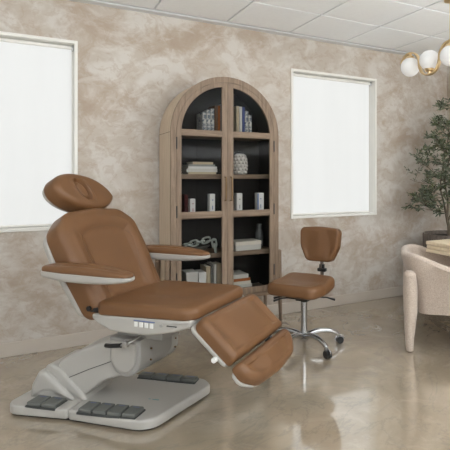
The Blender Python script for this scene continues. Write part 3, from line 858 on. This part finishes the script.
# ------------------------------------------------------------------ olive tree
tree = thing('olive_tree', 'potted olive tree with small grey-green leaves in the corner', 'tree', (3.74, 3.52, .66))
rng = random.Random(11)
tb = bmesh.new(); lv = bmesh.new(); ol = bmesh.new()
X0, Y0 = 3.74, 3.52
def inside(p): return p.x+X0 < WX1-.03 and p.y+Y0 < WY1-.04
def leaf(p, dr_, L):
    dr_ = dr_.normalized(); side = dr_.cross(Vector((rng.uniform(-1, 1), rng.uniform(-1, 1), rng.uniform(-.3, 1)))).normalized(); up = side.cross(dr_)
    w = L*.125
    P = [p, p+dr_*L*.35+side*w+up*L*.03, p+dr_*L*.35-side*w+up*L*.03, p+dr_*L*.75+side*w*.8, p+dr_*L*.75-side*w*.8, p+dr_*L-up*L*.05]
    if not all(inside(q) for q in P): return
    V = [lv.verts.new(q) for q in P]
    lv.faces.new((V[0], V[1], V[2])); lv.faces.new((V[1], V[3], V[4], V[2])); lv.faces.new((V[3], V[5], V[4]))
def twig(p, dr_, L, r, depth):
    n = 6; pts = [p]; q = p.copy(); d0 = dr_.normalized()
    for i in range(n):
        d0 = (d0+Vector((rng.gauss(0, .13), rng.gauss(0, .13), rng.gauss(.03, .10)))).normalized()
        nq = q+d0*L/n
        if not inside(nq): d0.x = -abs(d0.x); d0.y = -abs(d0.y); nq = q+d0*L/n
        q = nq; pts.append(q.copy())
    sweep(tb, pts, [r*(1-.6*i/n) for i in range(n+1)], 6)
    if depth <= 1:
        for i in range(1, n+1):
            for s in (-1, 1):
                for rep in range(1):
                    a = d0.cross(Vector((0, 0, 1))).normalized()*s+d0*.8+Vector((rng.gauss(0, .5), rng.gauss(0, .5), rng.gauss(0, .5)))
                    leaf(pts[i].lerp(pts[i-1], rng.random()), a, rng.uniform(.034, .058))
            if rng.random() < .02: sphere(ol, pts[i]+Vector((0, 0, -.015)), .008, 8, 6)
    if depth > 0:
        for k in range(3):
            i = rng.randint(2, n); a = Vector((rng.gauss(0, 1), rng.gauss(0, 1), rng.gauss(.25, .6))).normalized()
            twig(pts[i], (d0*.7+a), L*rng.uniform(.5, .75), r*.5, depth-1)
def stem(P, r0, r1):
    pts = bez(P, 6); sweep(tb, pts, [r0+(r1-r0)*i/(len(pts)-1) for i in range(len(pts))], 10); return pts
V_ = Vector
s0 = stem([V_((0, 0, .0)), V_((-.005, 0, .10)), V_((-.02, .01, .18))], .017, .014)
sA = stem([V_((-.02, .01, .17)), V_((-.07, 0, .34)), V_((-.10, .02, .52)), V_((-.06, 0, .80)), V_((0, 0, 1.05))], .011, .004)
sB = stem([V_((-.02, .01, .17)), V_((0, .02, .36)), V_((-.03, .03, .60)), V_((.02, 0, .85)), V_((.05, .02, 1.15))], .012, .004)
sC = stem([V_((-.02, .01, .15)), V_((.06, -.02, .32)), V_((.13, 0, .55)), V_((.16, -.04, .80)), V_((.2, -.05, 1.1))], .011, .004)
for pts, lo, num in ((sA, .36, 10), (sB, .40, 15), (sC, .34, 13)):
    for k in range(num):
        i = int(len(pts)*(lo+(1-lo)*k/num)); i = min(i, len(pts)-1)
        a = rng.uniform(0, 2*PI); dr_ = Vector((math.cos(a), math.sin(a), rng.uniform(-.1, .7)))
        twig(pts[i], dr_, rng.uniform(.09, .17), .0035, 1)
R_, F_ = Vector((.868, -.4965, 0)), Vector((.4965, .868, 0))
# limbs that make the outline seen in the photo: mid-left spray, low-left spray, crown
for p, dr_, L in ((sA[3], -R_+V_((0, 0, .02)), .26), (sA[7], -R_-F_*.2+V_((0, 0, -.05)), .28), (sA[12], -R_*1+V_((0, 0, .12)), .33), (sA[14], -R_*1+V_((0, 0, .25)), .24), (sA[8], -R_*1+V_((0, 0, .02)), .20), (sA[5], -R_+V_((0, 0, .1)), .22), (sA[4], -R_*.8-F_*.4+V_((0, 0, .0)), .16),
                  (sA[-6], -R_+V_((0, 0, .5)), .18), (sB[-1], V_((-.1, 0, 1)), .18), (sB[-4], V_((-.6, 0, 1)), .2), (sB[-8], -R_*.7+V_((0, 0, 1)), .2), (sC[-5], V_((-.3, 0, 1)), .2), (sC[-1], V_((0, 0, 1)), .18), (sA[-1], V_((-.3, 0, 1)), .10), (sC[6], R_-F_*.4, .2), (sC[10], R_-F_*.2+V_((0, 0, .3)), .2)):
    twig(p, dr_, L, .004, 2 if L > .15 else 1)
tr = link('trunk', tb, M['bark'], tree); link('foliage', lv, M['leaf'], tree, False)
if len(ol.verts): link('olive_fruit', ol, M['walnut'], tree)
else: ol.free()
pot = thing('ribbed_planter', 'tall ribbed grey-brown planter holding the olive tree', 'planter', (3.76, 3.515, 0))
pbm = bmesh.new()
lathe(pbm, [(0, 0), (.20, 0), (.235, .02), (.262, .30), (.268, .68), (.266, .70), (.250, .70), (.246, .66), (0, .64)], 144, mod=lambda a: 1+.035*abs(math.sin(a*18)))
link('body', pbm, M['pot'], pot)
sbm = bmesh.new(); lathe(sbm, [(0, .665), (.12, .672), (.244, .662), (.244, .655), (0, .655)], 40); link('soil', sbm, M['soil'], pot)

# ------------------------------------------------------------------ table
tbl = thing('dining_table', 'pale ash table with a reeded edge and dark crossed legs beneath the pendant', 'table', (3.27, 1.70, 0))
bm = bmesh.new()
for k in range(3):
    o_ = round_poly([(-.445+.004*(k == 1), -1.2), (.445, -1.2), (.445, 1.21-.004*(k == 1)), (-.445+.004*(k == 1), 1.21-.004*(k == 1))], .012, 4, .2)
    cushion(o_, .66+k*.0302, .66+k*.0302+.0285, .006, .006, None, 1, None, bm)
box(bm, -.43, .43, -1.18, 1.19, .665, .745)
link('tabletop', bm, M['table'], tbl)
for y in (.62, -.7):
    for s in (-1, 1):
        lb = bmesh.new(); sweep(lb, [(s*.30, y, .012), (s*-.05, y+(.045 if s > 0 else -.045), .66)], 1, flat=(.035, .022, (0, 1, 0))); link('leg', lb, M['walnut'], tbl)
link('stretcher', B(-.02, .02, -.68, .60, .28, .34, .004), M['walnut'], tbl)

# ------------------------------------------------------------------ barrel chair
bc_ = thing('barrel_chair', 'cream boucle barrel dining chair with padded legs at the corner of the pale table', 'chair', (2.812, 2.712, 0), math.radians(-42))
def chs(name, bm, mat, p=bc_): return link(name, bm, mat, p)
# shell: U-shaped wall, back at -x, arms towards +x dropping in height
def upath(n=44):
    hx, hy, r = .30, .315, .19
    pts = [(.26, hy), (-.30+r, hy)]
    for k in range(1, 12): a = PI/2+PI/2*k/12; pts.append((-hx+r+r*math.cos(a), hy-r+r*math.sin(a)))
    pts += [(-hx, hy-r), (-hx, 0), (-hx, -hy+r)]
    for k in range(1, 12): a = PI+PI/2*k/12; pts.append((-hx+r+r*math.cos(a), -hy+r+r*math.sin(a)))
    pts += [(-hx+r, -hy), (.26, -hy)]
    L = [0]
    for a, b in zip(pts, pts[1:]): L.append(L[-1]+math.hypot(b[0]-a[0], b[1]-a[1]))
    out = []
    for k in range(n+1):
        s = L[-1]*k/n; i = max(j for j in range(len(L)) if L[j] <= s+1e-9); i = min(i, len(pts)-2)
        t = (s-L[i])/(L[i+1]-L[i]); out.append((pts[i][0]+(pts[i+1][0]-pts[i][0])*t, pts[i][1]+(pts[i+1][1]-pts[i][1])*t))
    return out
path = upath(); n = len(path); bm = bmesh.new(); rows = []
for i, (x, y) in enumerate(path):
    a = path[max(i-1, 0)]; b = path[min(i+1, n-1)]; tx, ty = b[0]-a[0], b[1]-a[1]; l = math.hypot(tx, ty); nx, ny = ty/l, -tx/l  # inward / outward
    if nx*(0-x)+ny*(0-y) < 0: nx, ny = -nx, -ny          # inward
    top = .708-.100*smoothstep(-.26, .12, x); bot = .255; sec = []
    th = .062
    zs = [(0, bot, .085), (0, .42, .040), (0, .55, -.006), (0, top-.03, -.044)]
    for _, zz, o in zs: sec.append((x-nx*(-.030-o), y-ny*(-.030-o), zz))
    for k in range(1, 6):
        a_ = PI*k/6; off = -.044+th/2-th/2*math.cos(a_); sec.append((x+nx*(.030+off), y+ny*(.030+off), top-.03+.03*math.sin(a_)))
    for off, zz in ((-.044+th, top-.03), (-.006+th, .55), (.04+th, .42), (.085+th, bot)): sec.append((x+nx*(.030+off), y+ny*(.030+off), zz))
    rows.append([bm.verts.new(p) for p in sec])
m = len(rows[0])
for A, Bv in zip(rows, rows[1:]):
    for k in range(m): bm.faces.new((A[k], A[(k+1) % m], Bv[(k+1) % m], Bv[k]))
bm.faces.new(rows[0]); bm.faces.new(list(reversed(rows[-1])))
chs('shell', bm, M['cloth'])
chs('seat', cushion(round_poly([(-.21, -.22), (.27, -.22), (.27, .22), (-.21, .22)], [.12, .05, .05, .12]), .305, .47, .02, .04, lambda u, v: .012, 8), M['cloth'])
for (x, y, s) in ((-.235, .255, 1), (-.235, -.255, -1), (.20, .27, 1), (.20, -.27, -1)):
    lb = bmesh.new()
    back = x < 0
    top = .590 if back else .50
    c = V_((x, y, 0)); ou = V_((-.2 if back else .25, s*.4, 0)).normalized()
    P = [c+ou*.030+V_((0, 0, .012)), c+ou*.034+V_((0, 0, .10)), c+ou*.018+V_((0, 0, .30)), c+ou*.024+V_((0, 0, .46)), c+ou*.034+V_((0, 0, top-.03)), c+ou*.036+V_((0, 0, top-.006))]
    R = [.026, .032, .050, .052, .044, .024]
    pp = bez(P, 5); rr = [R[min(int(i/5), 5)]+(R[min(int(i/5)+1, 5)]-R[min(int(i/5), 5)])*((i % 5)/5) for i in range(len(pp))]
    sweep(lb, pp, rr, 16); lg_ = chs('leg', lb, M['cloth'])
    fb = bmesh.new(); q = c+ou*.030; lathe(fb, [(0, 0), (.016, 0), (.018, .016), (0, .016)], 16, (q.x, q.y)); chs('foot_glide', fb, M['walnut'], lg_)

# ------------------------------------------------------------------ camera and light
cd = bpy.data.cameras.new('camera'); cam = bpy.data.objects.new('camera', cd); C.objects.link(cam)
cd.sensor_width = 36; cd.sensor_fit = 'HORIZONTAL'; cd.lens = 489/450*36
cd.shift_x = (225-300)/450; cd.shift_y = -(225-178)/450
cam.location = (0, 0, 1.254); cam.rotation_euler = (PI/2, 0, math.atan2(-.4965, .868)); cd.clip_start = .05
scn.camera = cam
def fill_light(name, loc, rot, sx, sy, power, col=(.94, .975, 1)):
    """daylight added inside the room, tilted up to brighten the ceiling; ld faces along its -Z"""
    ld = bpy.data.lights.new(name, 'AREA'); ld.shape = 'RECTANGLE'; ld.size = sx; ld.size_y = sy; ld.energy = power; ld.color = col
    o = bpy.data.objects.new(name, ld); C.objects.link(o); o.location = loc; o.rotation_euler = rot
a_ = math.radians(74)
fill_light('fill_front_west', (-.65, WY0+.6, 1.75), (PI/2+a_, 0, 0), 2.5, 1.0, 84)
fill_light('fill_front_east', (2.3, WY0+.6, 1.75), (PI/2+a_, 0, 0), 2.5, 1.0, 110)
fill_light('fill_side_west', (WX0+.6, .3, 1.75), (PI/2+a_, 0, -PI/2), 3.6, 1.0, 34)
fill_light('fill_side_east', (WX1-.6, -.2, 1.75), (PI/2+a_, 0, PI/2), 2.8, 1.0, 110)
w = bpy.data.worlds.new('world'); scn.world = w; w.use_nodes = True
w.node_tree.nodes['Background'].inputs[0].default_value = (.8, .85, .9, 1); w.node_tree.nodes['Background'].inputs[1].default_value = .6
scn.view_settings.view_transform = 'Standard'; scn.view_settings.look = 'None'; scn.view_settings.gamma = 1
scn.view_settings.exposure = 0.0
